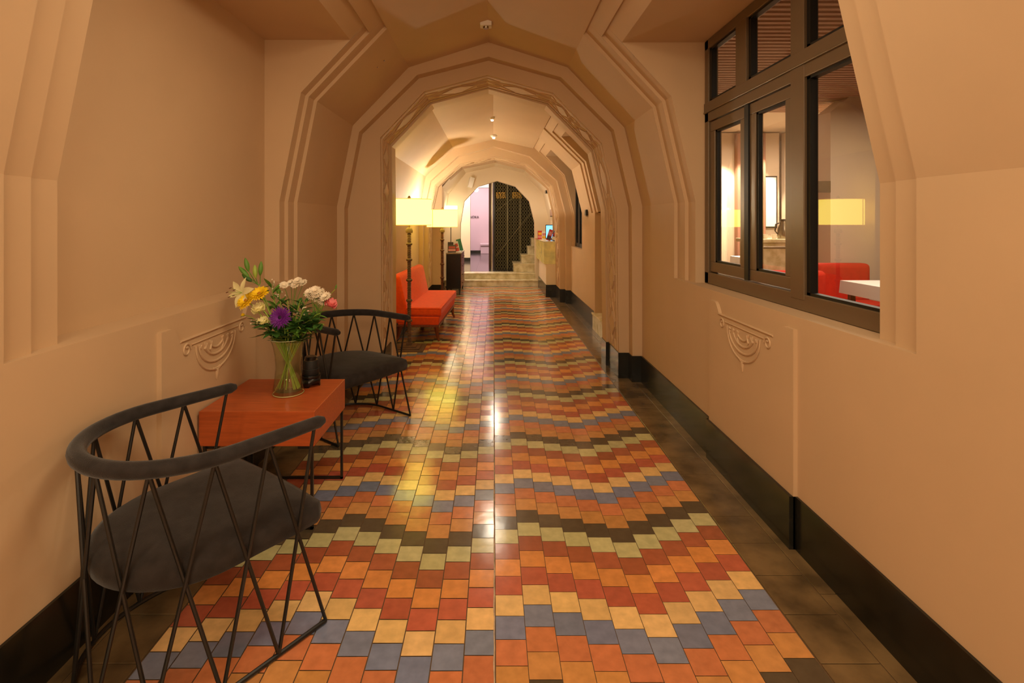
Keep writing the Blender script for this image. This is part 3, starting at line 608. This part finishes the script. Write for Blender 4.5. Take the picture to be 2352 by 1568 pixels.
# ================================================================== BARREL CHAIRS
def upath(R,front,n=40,z=0):
    L=2*front+PI*R; out=[]
    for i in range(n+1): out.append(uat(R,front,i/n*L,z))
    return out
def uat(R,front,s,z):
    if s<front: return Vector((R,front-s,z))
    s-=front
    if s<PI*R: a=s/R; return Vector((R*math.cos(a),-R*math.sin(a),z))
    s-=PI*R; return Vector((-R,s,z))
def make_chair(label,loc,rz):
    t=thing('barrel_chair',label,'chair',loc,rz,'black barrel chairs')
    R,fr_=.298,.275; ZA=.695
    pts=upath(R,fr_,44,ZA); 
    m=MB(); p0=pts[0]+Vector((0,.022,.0)); p1=pts[-1]+Vector((0,.022,0)); rr=[.012]+[.021+.004*math.sin(PI*i/44) for i in range(45)]+[.012]
    m.tube([p0]+pts+[p1],rr,14); m.build('arm_rail',fabric,t,smooth=True)
    N=9; La=2*fr_+PI*R; Rf,ff=.305,.30; Lf=2*ff+PI*Rf
    Tn=[uat(R,fr_,.015+(La-.03)*i/N,ZA-.012) for i in range(N+1)]; Bn=[uat(Rf,ff,Lf*i/N,.008) for i in range(N+1)]
    for i in range(N):
        for a,b in ((i,i+1),(i+1,i)):
            m=MB(); q=.006; m.tube([Tn[a],Bn[b]],q,8); m.build('rod',black_metal,t,smooth=True)
    m=MB(); m.tube(upath(Rf,ff,40,.008),.0075,8); m.build('floor_rail',black_metal,t,smooth=True)
    # seat support ring
    Rs=.262
    m=MB(); m.tube([(Rs*.85,.16,.345)]+[(Rs*math.cos(a)*.9,-Rs*math.sin(a)*.9,.345) for a in [PI*i/20 for i in range(21)]]+[(-Rs*.85,.16,.345)],.007,8,closed=True); m.build('seat_ring',black_metal,t,smooth=True)
    # cushion: rounded D outline, domed
    out=[]
    for i in range(25): a=PI*i/24; out.append((.282*math.cos(a),-.275*math.sin(a)))
    out+= [(-.284,.10),(-.288,.22),(-.286,.285),(-.27,.308),(-.1,.315),(0,.316),(.1,.315),(.27,.308),(.286,.285),(.288,.22),(.284,.10)]
    n=len(out); m=MB(); lay=[(.94,.335),(.99,.345),(1.0,.375),(.985,.405),(.9,.420),(.6,.430),(.25,.434)]
    vs=[(x*k,y*k,z) for k,z in lay for x,y in out]; fs=[]
    for l in range(len(lay)-1):
        for i in range(n): fs.append((l*n+i,l*n+(i+1)%n,(l+1)*n+(i+1)%n,(l+1)*n+i))
    fs.append(tuple(range(n))); fs.append(tuple((len(lay)-1)*n+i for i in range(n)))
    m.add(vs,fs); m.build('seat_cushion',fabric2,t,smooth=True,angle=60)
    return t
make_chair('black wire-frame barrel chair nearest the camera at lower left',(-1.000,1.703,.003),math.radians(-36.4))
make_chair('black wire-frame barrel chair behind the wooden table by the arch',(-1.01,3.555,.003),math.radians(-126))
# ================================================================== SIDE TABLE
t=thing('side_table','square cherry wood side table on black wire legs','table',(-1.06,2.527,.003))
m=MB(); m.box(-.255,.26,-.237,.237,.374,.529); m.build('wooden_box_top',wood,t,bevel=.002)
for s in (-1,1):
    m=MB(); y=s*.225; m.box(-.24,-.228,y-.006,y+.006,0,.374); m.box(.24,.252,y-.006,y+.006,0,.374); m.box(-.24,.252,y-.006,y+.006,0,.012); m.build('sled_leg',black_metal,t)
for q in ((-.235,-.18),(.18,.245)): m=MB(); m.box(*q,-.22,.22,.355,.373); m.build('under_rail',black_metal,t)
TZ=.533
# vase
VX,VY=-1.012,2.533
t=thing('glass_vase','flared clear glass vase of water on the wooden side table','vase',(VX,VY,TZ))
m=MB(); prof=[(.0,.004),(.07,.002),(.076,.006),(.074,.02),(.066,.07),(.060,.13),(.064,.19),(.074,.24),(.086,.272),(.083,.272),(.071,.24),(.061,.19),(.057,.13),(.063,.07),(.070,.022),(.0,.018)]
m.lathe(prof,n=40); m.build('glass_body',vaseglass,t,smooth=True)
m=MB(); m.lathe([(0,.019),(.068,.024),(.061,.07),(.058,.085),(0,.085)],n=32); m.build('water',glassmat('water',.02,(.96,.97,.84,1)),t,smooth=True)
m=MB(); m.tube([(.0845*math.cos(2*PI*i/40),.0845*math.sin(2*PI*i/40),.272) for i in range(40)],.0016,6,closed=True); m.build('rim',mat('glass_rim',rgb(210,215,180),.1),t,smooth=True)
m=MB(); m.tube([(.072*math.cos(2*PI*i/40),.072*math.sin(2*PI*i/40),.004) for i in range(40)],.002,6,closed=True); m.build('foot_ring',mat('glass_foot',rgb(200,205,150),.1),t,smooth=True)
# lens
t=thing('camera_lens','black camera lens standing hood down beside the flower vase','lens',(-.945,2.655,TZ))
def L_(name,prof,mm=black_p): m=MB(); m.lathe(prof,n=36); m.build(name,mm,t,smooth=True)
m=MB(); n=48; vs=[];fs=[]
for i in range(n):
    a=2*PI*i/n; zz=.0 if (math.sin(a*2)>-.35) else .016
    vs+=[(.047*math.cos(a),.047*math.sin(a),zz),(.0455*math.cos(a),.0455*math.sin(a),.045)]
for i in range(n): j=(i+1)%n; fs.append((2*i,2*j,2*j+1,2*i+1))
m.add(vs,fs); m.build('lens_hood',black_p,t,smooth=True,closed=False,solid=.002)
L_('front_ring',[(0,.044),(.048,.044),(.050,.05),(.048,.058),(0,.058)]); 
rubber=mat('lens_rubber',rgb(20,20,20),.6,bump=.4,bscale=300)
L_('zoom_ring',[(0,.058),(.039,.058),(.041,.062),(.041,.088),(.039,.09),(0,.09)],rubber)
L_('barrel',[(0,.09),(.037,.09),(.037,.128),(.034,.132),(0,.132)],rubber)
L_('silver_mark_ring',[(0,.131),(.033,.131),(.033,.1335),(0,.1335)],steel)
L_('rear_cap',[(0,.133),(.028,.133),(.029,.137),(.029,.148),(.026,.151),(0,.151)])
# ================================================================== FLOWERS
green=mat('leaf_green',rgb(104,152,58),.5,.4,noise=.3,nscale=20); dgreen=mat('leaf_dark',rgb(62,108,44),.5,.4,noise=.3,nscale=20); lgreen=mat('stem_green',rgb(158,182,76),.5,.4)
petal=lambda n,c: mat('petal_'+n,rgb(*c),.6,.3,noise=.1,nscale=30)
py_,pp,pw,pk,pl_,pc=petal('yellow',(255,214,30)),petal('purple',(112,36,142)),petal('white',(246,232,206)),petal('pink',(236,130,130)),petal('lily',(240,232,176)),petal('cream',(248,238,176))
anther=mat('anther',rgb(96,40,24),.6)
def wp(x,y,dy=0): # pixel on the bouquet -> local vector from vase base
    v=at(x,y,VY+dy); return Vector((v.x-VX,v.y-VY,v.z-TZ))
def stem_pts(tip,foot,neck=None):
    neck=neck or Vector((tip.x*.28,tip.y*.3,.25)); n=Vector((max(-.06,min(.06,neck.x)),max(-.05,min(.05,neck.y)),neck.z)); out=[]
    for i in range(15):
        u=i/14
        if u<.5: v=u*2; out.append(foot.lerp(n,v))
        else: v=(u-.5)*2; q=n.lerp(tip,v); q.z+=.02*math.sin(PI*v); q+= (n-foot).normalized()*.02*math.sin(PI*v); out.append(q)
    out[-1]=tip; return out
def leaf(mb,base,dr,L,wd,curl=.3,up=Vector((0,0,1))):
    dr=dr.normalized(); sd=dr.cross(up); sd=sd.normalized() if sd.length>.05 else Vector((1,0,0)); nn=sd.cross(dr); prof=[0,.55,.9,1,.85,.5,.04]; vs=[];fs=[]
    for i,k in enumerate(prof):
        u=i/6; c=base+dr*L*u-nn*(-curl*L*u*u*.5); 
        vs+=[c-sd*wd*k/2+nn*.15*wd*k, c, c+sd*wd*k/2+nn*.15*wd*k]
    for i in range(6):
        a=i*3; fs+=[(a,a+1,a+4,a+3),(a+1,a+2,a+5,a+4)]
    mb.add(vs,fs)
def rnd(a,b): return random.uniform(a,b)
def stem(t,tip,foot,m=lgreen,r=.0028,leaves=0,lm=green,lL=.05,lw=.016,lo=.55,neck=None):
    foot=Vector((max(-.052,min(.052,-tip.x*.45+foot.x*.25)),foot.y*.7,foot.z))
    P=stem_pts(tip,foot,neck); mb=MB(); mb.tube(P,r,6); mb.build('stem',m,t,smooth=True)
    if leaves:
        mb=MB()
        for i in range(leaves):
            u=lo+(.97-lo)*i/max(1,leaves-1)*rnd(.9,1); k=min(13,int(u*14)); a=rnd(0,6.28)
            d=(P[k+1]-P[k]).normalized()*.6+Vector((math.cos(a),math.sin(a)*.8,rnd(-.2,.4)))
            leaf(mb,P[k],d,lL*rnd(.7,1.2),lw*rnd(.8,1.2),rnd(-.5,.1))
        mb.build('leaves',lm,t,smooth=True,closed=False)
    return P
def frame(nrm):
    n=nrm.normalized(); u=n.cross(Vector((0,0,1))); u=u.normalized() if u.length>.1 else Vector((1,0,0)); return n,u,n.cross(u)
def disk_flower(t,c,nrm,R,npet,layers,pm,cm_,wd,cr,name='petals',cup=.15):
    n,u,v=frame(nrm); mb=MB()
    for l in range(layers):
        k=1-.22*l
        for i in range(npet):
            a=2*PI*(i+.5*l)/npet+rnd(-.05,.05); d=u*math.cos(a)+v*math.sin(a)+n*(cup+.25*l)
            leaf(mb,c+d*cr*.6,d,R*k*rnd(.9,1.05),wd,-.4*0+rnd(-.3,.0),up=n)
    mb.build(name,pm,t,smooth=True,closed=False)
    mb=MB(); M=Matrix((u,v,n)).transposed().to_4x4(); mb.lathe([(0,-.006),(cr,-.002),(cr*.9,.006),(cr*.4,.010),(0,.011)],c=c,n=14,M=M); mb.build('flower_centre',cm_,t,smooth=True)
def flower(label,cat='flower',group=None,name='cut_flower'): return thing(name,label,cat,(VX,VY,TZ),0,group)
foots=[Vector((rnd(-.05,.05),rnd(-.045,.045),.026)) for _ in range(20)]
# lily spray: open lily + buds on one stem
t=flower('tall lily stem with closed green buds and a pale open lily','flower',name='lily_stem')
P=stem(t,wp(595,655,.0),Vector((.05,-.02,.026)),leaves=9,lL=.075,lw=.022)
for i,(x,y,bx,by,L,m_) in enumerate(((563,592,575,640,.05,green),(600,600,596,650,.055,green),(585,608,588,655,.05,lgreen),(548,612,585,650,.05,green),(556,630,590,655,.045,dgreen))):
    b0,b1=wp(bx,by),wp(x,y); mb=MB(); mb.tube([P[-1],b0.lerp(P[-1],.4)+Vector((0,.01,0)),b0.lerp(b1,.4)],.002,5); mb.build('branch',green,t,smooth=True)
    mb=MB(); a=b0.lerp(b1,.35); b=b1; ax=(b-a).normalized(); mb.tube([a.lerp(b,k/6) for k in range(7)],[.003,.0085,.0115,.012,.0105,.0075,.002],8); mb.build('bud',m_,t,smooth=True)
lc_=wp(556,672,-.03); mb=MB(); mb.tube([P[-3],lc_+Vector((.02,.01,0))],.002,5); mb.build('branch',green,t)
mb=MB(); n_,u_,v_=frame(Vector((-.3,-1,.2)))
for i in range(6):
    a=2*PI*i/6+.3; leaf(mb,lc_,u_*math.cos(a)+v_*math.sin(a)+n_*.35,.075,.034 if i%2 else .026,-.5,up=n_)
mb.build('lily_petals',pl_,t,smooth=True,closed=False)
for i in range(5):
    a=2*PI*i/5; e_=lc_+n_*.045+(u_*math.cos(a)+v_*math.sin(a))*.022+Vector((-.02,0,0)); mb=MB(); mb.tube([lc_,e_],.0009,5); mb.tube([e_-u_*.006,e_+u_*.006+v_*.004],.002,6,mi=1); mb.build('stamen',[lgreen,anther],t)
# yellow gerberas
for i,(x,y,n_,lb) in enumerate(((560,690,Vector((-.35,-.75,.6)),'yellow gerbera daisy leaning out at the far left of the bouquet'),(590,675,Vector((-.1,-.6,.8)),'yellow gerbera daisy just above and right of the leftmost one'))):
    t=flower(lb,group=None,name='gerbera'); c=wp(x+6,y,-.05+.01*i); stem(t,c+Vector((0,.008,-.004)),foots[i],lm=dgreen); disk_flower(t,c,n_,.046,24,3,py_,mat('gerbera_eye',rgb(180,120,10),.8),.013,.012)
t=flower('small yellow bud on a thin stem below the gerberas',name='yellow_bud'); c=wp(558,723,-.04); stem(t,c,foots[2],r=.0018,leaves=5,lm=dgreen,lL=.045); mb=MB(); mb.lathe([(0,-.009),(.008,-.004),(.009,.002),(.005,.008),(0,.009)],c=c,n=10); mb.build('bud',py_,t,smooth=True)
# cream lisianthus roses
def rosebud(t,c,R,m_,nrm,hgt=1.2):
    n,u,v=frame(nrm); mb=MB()
    for l in range(4):
        for i in range(4):
            a=2*PI*(i+.5*l)/4; k=.45+.2*l; d=(u*math.cos(a)+v*math.sin(a))*(.25+.14*l)+n
            leaf(mb,c+(u*math.cos(a)+v*math.sin(a))*R*.25*k,d,R*hgt*(1-.08*l),R*1.3*k,.5,up=n.cross(d)*0+ (u*math.cos(a)+v*math.sin(a)))
    M=Matrix((u,v,n)).transposed().to_4x4(); mb.lathe([(0,0),(R*.5,R*.12),(R*.62,R*.5),(R*.45,R*.9),(0,R*.95)],c=c,n=14,M=M)
    mb.build('petals',m_,t,smooth=True,closed=False)
for i,(x,y,R,lb) in enumerate(((597,706,.036,'cream rose bud right of the yellow gerberas'),(606,735,.030,'lower cream blossom drooping left of the purple flower'))):
    t=flower(lb,name='cream_rose'); c=wp(x,y,-.035); stem(t,c,foots[3+i],leaves=3,lm=dgreen); rosebud(t,c-Vector((0,0,.015)),R,pc,Vector((-.2,-.5,.8)))
# purple aster
t=flower('purple shaggy aster facing front at the centre of the bouquet',name='purple_aster'); c=wp(644,729,-.10); stem(t,c+Vector((0,.02,0)),foots[6],neck=Vector((0,-.03,.25))); disk_flower(t,c,Vector((-.05,-1,.25)),.050,26,4,pp,mat('aster_eye',rgb(40,14,50),.8),.010,.013,cup=.12)
# white chrysanthemum sprays
def spray(lb,heads,R,dy,k,pm=pw):
    t=flower(lb,name='white_chrysanthemum'); cx=sum(h[0] for h in heads)/len(heads); cy=max(h[1] for h in heads)
    j=wp(cx-4,cy+62,dy); stem(t,j,foots[k],leaves=5,lm=dgreen,lL=.05)
    for (x,y) in heads:
        c=wp(x,y,dy+rnd(-.02,.02)); mb=MB(); mb.tube([j,j.lerp(c,.5)+Vector((0,0,.006)),c],.0014,5); mb.build('branch',green,t,smooth=True)
        disk_flower(t,c,Vector((rnd(-.4,.4),-.7,.8)),R*1.15,18,4,pm,pw,.010,.007,name='flower_head',cup=.25)
        mb=MB(); mb.lathe([(0,-.008),(.005,-.006),(.008,0),(0,.001)],c=c,n=8); mb.build('calyx',dgreen,t,smooth=True)
spray('small white chrysanthemum spray at the top centre of the bouquet',[(652,655),(668,650),(684,645),(697,650),(678,655)],.017,.02,7)
spray('large blush chrysanthemum spray at the upper right of the bouquet',[(712,672),(724,668),(736,674),(748,682),(732,684),(745,692),(718,680),(728,676),(740,686)],.025,-.01,8)
t=flower('pink rose at the right edge of the bouquet',name='pink_rose'); c=wp(757,692,.01); stem(t,c,foots[9],leaves=4); rosebud(t,c-Vector((0,0,.02)),.034,pk,Vector((.5,-.3,.8)))
t=flower('slim green bud sprig sticking out at the far right',name='bud_sprig'); c=wp(770,664,.0); stem(t,c,foots[10],r=.0016,leaves=5,lm=green,lL=.03,lw=.012); mb=MB(); mb.tube([c,c+Vector((.004,0,.012)),c+Vector((.007,0,.024))],[.002,.005,.001],8); mb.build('bud',green,t,smooth=True)
# leafy filler stems
fill=[(640,668,.02),(660,690,-.03),(690,690,-.04),(628,690,.0),(700,712,-.06),(716,735,-.06),(735,720,-.02),(612,752,-.06),(585,745,-.04),(660,760,-.1),(690,755,-.1),(625,772,-.08),(620,650,.03),(705,690,.05),(745,745,-.04),(715,765,-.08)]
lbs=['leafy green stem rising behind the purple aster','dark leafy sprig just above the purple aster','dark leafy sprig above and right of the purple aster','leafy sprig right of the lily stem','leafy stem under the blush chrysanthemums','broad leafy stem at the lower right of the bouquet','leafy stem reaching right under the pink rose','dark leafy sprig left below the purple aster','thin leafy sprig reaching left below the cream blossoms','dark leaves directly under the purple aster','dense dark leaves right below the purple aster','low dark leaves spilling over the vase rim on the left','thin green sprig between lily and white chrysanthemums','green sprig behind the blush chrysanthemums','large leaf spray pointing right over the far chair','pointed leaves hanging over the vase rim on the right']
for i,((x,y,dy),lb) in enumerate(zip(fill,lbs)):
    t=flower(lb,'foliage',name='leafy_stem',group='filler foliage in the bouquet'); c=wp(x,y,dy); big=i in (5,9,10,11,14,15,7)
    P=stem(t,c,Vector((rnd(-.05,.05),rnd(-.04,.04),.026)),r=.0022,leaves=14 if big else 12,lm=dgreen if i%3 else green,lL=.088 if big else .064,lw=.034 if big else .024,lo=.5)
    if not big and i%2==0:
        mb=MB()
        for k in range(7):
            a=P[-1-k%4]+Vector((rnd(-.03,.03),rnd(-.02,.02),rnd(-.01,.03))); mb.tube([P[-2-k%4],a],.0008,4); mb.lathe([(0,-.004),(.004,0),(0,.005)],c=a,n=7,mi=1)
        mb.build('tiny_buds',[green,pw if i%4==0 else green],t)
t=flower('long narrow leaf drooping left over the vase rim',cat='foliage',name='narrow_leaf'); P=stem(t,wp(600,775,-.05),foots[12],r=.0018); mb=MB(); leaf(mb,P[-2],wp(577,779,-.05)-P[-2],.07,.012,.3); mb.build('leaf_blade',dgreen,t,closed=False)
# ================================================================== FLOOR LAMPS
def floor_lamp(x,y,label,pm,e):
    t=thing('floor_lamp',label,'floor lamp',(x,y,.003),0,'drum shade floor lamps')
    m=MB(); m.box(-.17,.17,-.17,.17,0,.014); m.build('base_plate',lampwood,t,bevel=.002)
    m=MB(); m.box(-.125,.125,-.125,.125,.014,.026); m.box(-.085,.085,-.085,.085,.026,.038); m.box(-.03,.03,-.03,.03,.038,.07); m.build('stepped_plinth',lampwood,t,bevel=.002)
    pr=[(0,.07)]; z=.07
    while z<1.255:
        pr+=[(.0165,z),(.022,z+.005),(.022,z+.011),(.0165,z+.016)]; z+=.019
    pr+=[(0,z)]
    m=MB(); m.lathe(pr,n=14); m.build('ribbed_pole',pm,t,smooth=True)
    for zz in (.30,.52,.74,.96,1.13): m=MB(); m.lathe([(0,zz-.014),(.026,zz-.014),(.034,zz-.006),(.034,zz+.006),(.026,zz+.014),(0,zz+.014)],n=16); m.build('collar',pm,t,smooth=True)
    m=MB(); m.lathe([(0,1.25),(.035,1.25),(.04,1.27),(.03,1.30),(.01,1.31),(.01,1.42),(0,1.42)],n=16); m.build('socket',lampwood,t,smooth=True)
    m=MB(); m.lathe([(.236,1.335),(.236,1.615)],n=48); m.build('lamp_shade',shade,t,smooth=True,closed=False,solid=.003)
    m=MB(); 
    for zz in (1.337,1.613): m.tube([(.237*math.cos(2*PI*i/48),.237*math.sin(2*PI*i/48),zz) for i in range(48)],.004,6,closed=True)
    m.build('shade_rim',seamm,t,smooth=True)
    m=MB(); a=math.radians(238); m.box(-.004,.004,-.241,-.236,1.337,1.613,0,Matrix.Rotation(a+PI/2,4,'Z')); m.build('shade_seam',seamm,t)
    m=MB(); m.lathe([(0,1.42),(.022,1.44),(.03,1.48),(.02,1.51),(0,1.52)],n=16); m.build('bulb',bulb,t,smooth=True)
    m=MB(); m.tube([(0,0,1.50),(0,0,1.60)],.004,6); m.tube([(-.235,0,1.60),(.235,0,1.60)],.003,6); m.lathe([(0,1.60),(.012,1.605),(.018,1.63),(.010,1.65),(0,1.655)],n=12); m.build('finial',lampwood,t,smooth=True)
    point(x,y,1.55,e,WARM2,.035); return t
floor_lamp(-.916,5.57,'drum shade floor lamp with ribbed grey-brown pole before the orange sofa',lampwood,480)
floor_lamp(-.80,7.98,'drum shade floor lamp with red-brown pole behind the orange sofa',lampbrown,360).scale=(1,1,.964)
t=thing('slim_floor_lamp','slim floor lamp with small white shade behind the dark cabinet','floor lamp',(-.90,10.78,.003))
m=MB(); m.lathe([(0,0),(.12,0),(.12,.012),(0,.015)],n=24); m.build('base',black_metal,t,smooth=True); m=MB(); m.tube([(0,0,.01),(0,0,1.5)],.008,8); m.build('pole',black_metal,t,smooth=True)
m=MB(); m.lathe([(.135,1.47),(.135,1.70)],n=32); m.build('lamp_shade',shade_w,t,smooth=True,closed=False,solid=.003)
point(-.90,10.78,1.62,170,WARM2,.03)
# ================================================================== SOFA
t=thing('orange_sofa','bright orange armless settee on wooden legs against the left wall','sofa',(-.83,6.64,.003),math.radians(-2.5))
# local: x -> room side (front), y -> depth
m=MB()
n=7; vs=[]
sec=[(-.30,.20),(-.335,.74),(-.27,.765),(-.215,.74),(-.10,.20)]
for j,yy in enumerate((-.76,.76)):
    for (a,b) in sec: vs.append((a,yy,b))
m.add(vs,[(0,1,2,3,4),(5,9,8,7,6),(0,5,6,1),(1,6,7,2),(2,7,8,3),(3,8,9,4),(4,9,5,0)])
m.build('backrest',orange,t,bevel=.03,seg=4,smooth=True,angle=80)
m=MB(); m.box(-.16,.262,-.765,.765,.288,.388); m.build('seat_cushion',orange,t,bevel=.03,seg=4,smooth=True,angle=80)
m=MB(); m.tube([(.258,-.75,.379),(.258,.75,.379)],.005,6); m.tube([(-.14,-.762,.379),(.25,-.762,.379)],.005,6); m.tube([(.258,-.75,.297),(.258,.75,.297)],.005,6); m.build('piping',orange,t,smooth=True)
m=MB(); m.taper((-.24,.23,-.75,.75),(-.26,.245,-.765,.765),.185,.286); m.build('base',orange,t,bevel=.015,seg=3,smooth=True)
m=MB(); m.box(-.25,.235,-.75,.75,.163,.187); m.build('wooden_frame',wood_leg,t,bevel=.004)
for (x,y,dx) in ((.20,-.72,.035),(.20,.72,.035),(-.22,-.72,-.05),(-.22,.72,-.05)):
    m=MB(); m.tube([(x,y,.17),(x+dx*.15,y,.12),(x+dx*.45,y,.05),(x+dx,y+(.01 if y>0 else -.01),0)],[.03,.024,.017,.012],4); m.build('leg',wood_leg,t,smooth=True)
# ================================================================== CABINET
t=thing('drawer_cabinet','dark chest with reddish wooden drawers beside the marble steps','cabinet',(-.75,10.1,.003))
m=MB(); m.box(-.14,.13,-.48,.48,.11,.765); m.build('body',black_p,t,bevel=.003); m=MB(); m.box(-.145,.145,-.487,.487,.765,.782); m.build('top',mat('cab_top',rgb(150,130,100),.3),t,bevel=.002)
for k in range(4):
    for c in range(2):
        m=MB(); m.box(.13,.142,-.475+c*.476,-.475+c*.476+.47,.12+k*.161,.12+k*.161+.155); o=m.build('drawer',drawerwood,t,bevel=.002)
        m=MB(); m.lathe([(0,0),(.008,.004),(.013,.016),(0,.02)],c=(.142,-.24+c*.476,.2+k*.161),n=10,M=Matrix.Rotation(PI/2,4,'Y')); m.build('knob',bronze,o,smooth=True)
for a in (-.12,.11):
    for b in (-.45,.45): m=MB(); m.taper((a-.012,a+.012,b-.012,b+.012),(a-.018,a+.018,b-.018,b+.018),0,.11); m.build('leg',black_p,t)
CZ=.786
leaflet(-.84,10.0,CZ,.11,.19,[drk,red_],'dark red poster card in a stand at the left of the cabinet top',0,.05,cat='leaflet').location.z=CZ
leaflet(-.80,9.85,CZ,.15,.14,[drk,pnk,red_],'rack of small striped brochures on the near end of the cabinet',0,.15,th=.05,cat='brochure rack')
leaflet(-.69,9.9,CZ,.085,.21,[wht,red_,red_],'white and red brochure leaning in the middle of the cabinet top',0,.1).rotation_euler=(0,-.22,0)
leaflet(-.65,10.25,CZ,.095,.245,[gr_],'tall green brochure leaning at the right of the cabinet top',0,.1).rotation_euler=(0,-.25,0)
tag(MB().box(-.72,-.63,9.75,10.35,CZ-.001,CZ+.012).build('paper_stack',wht),'thin stack of white papers under the brochures','papers')
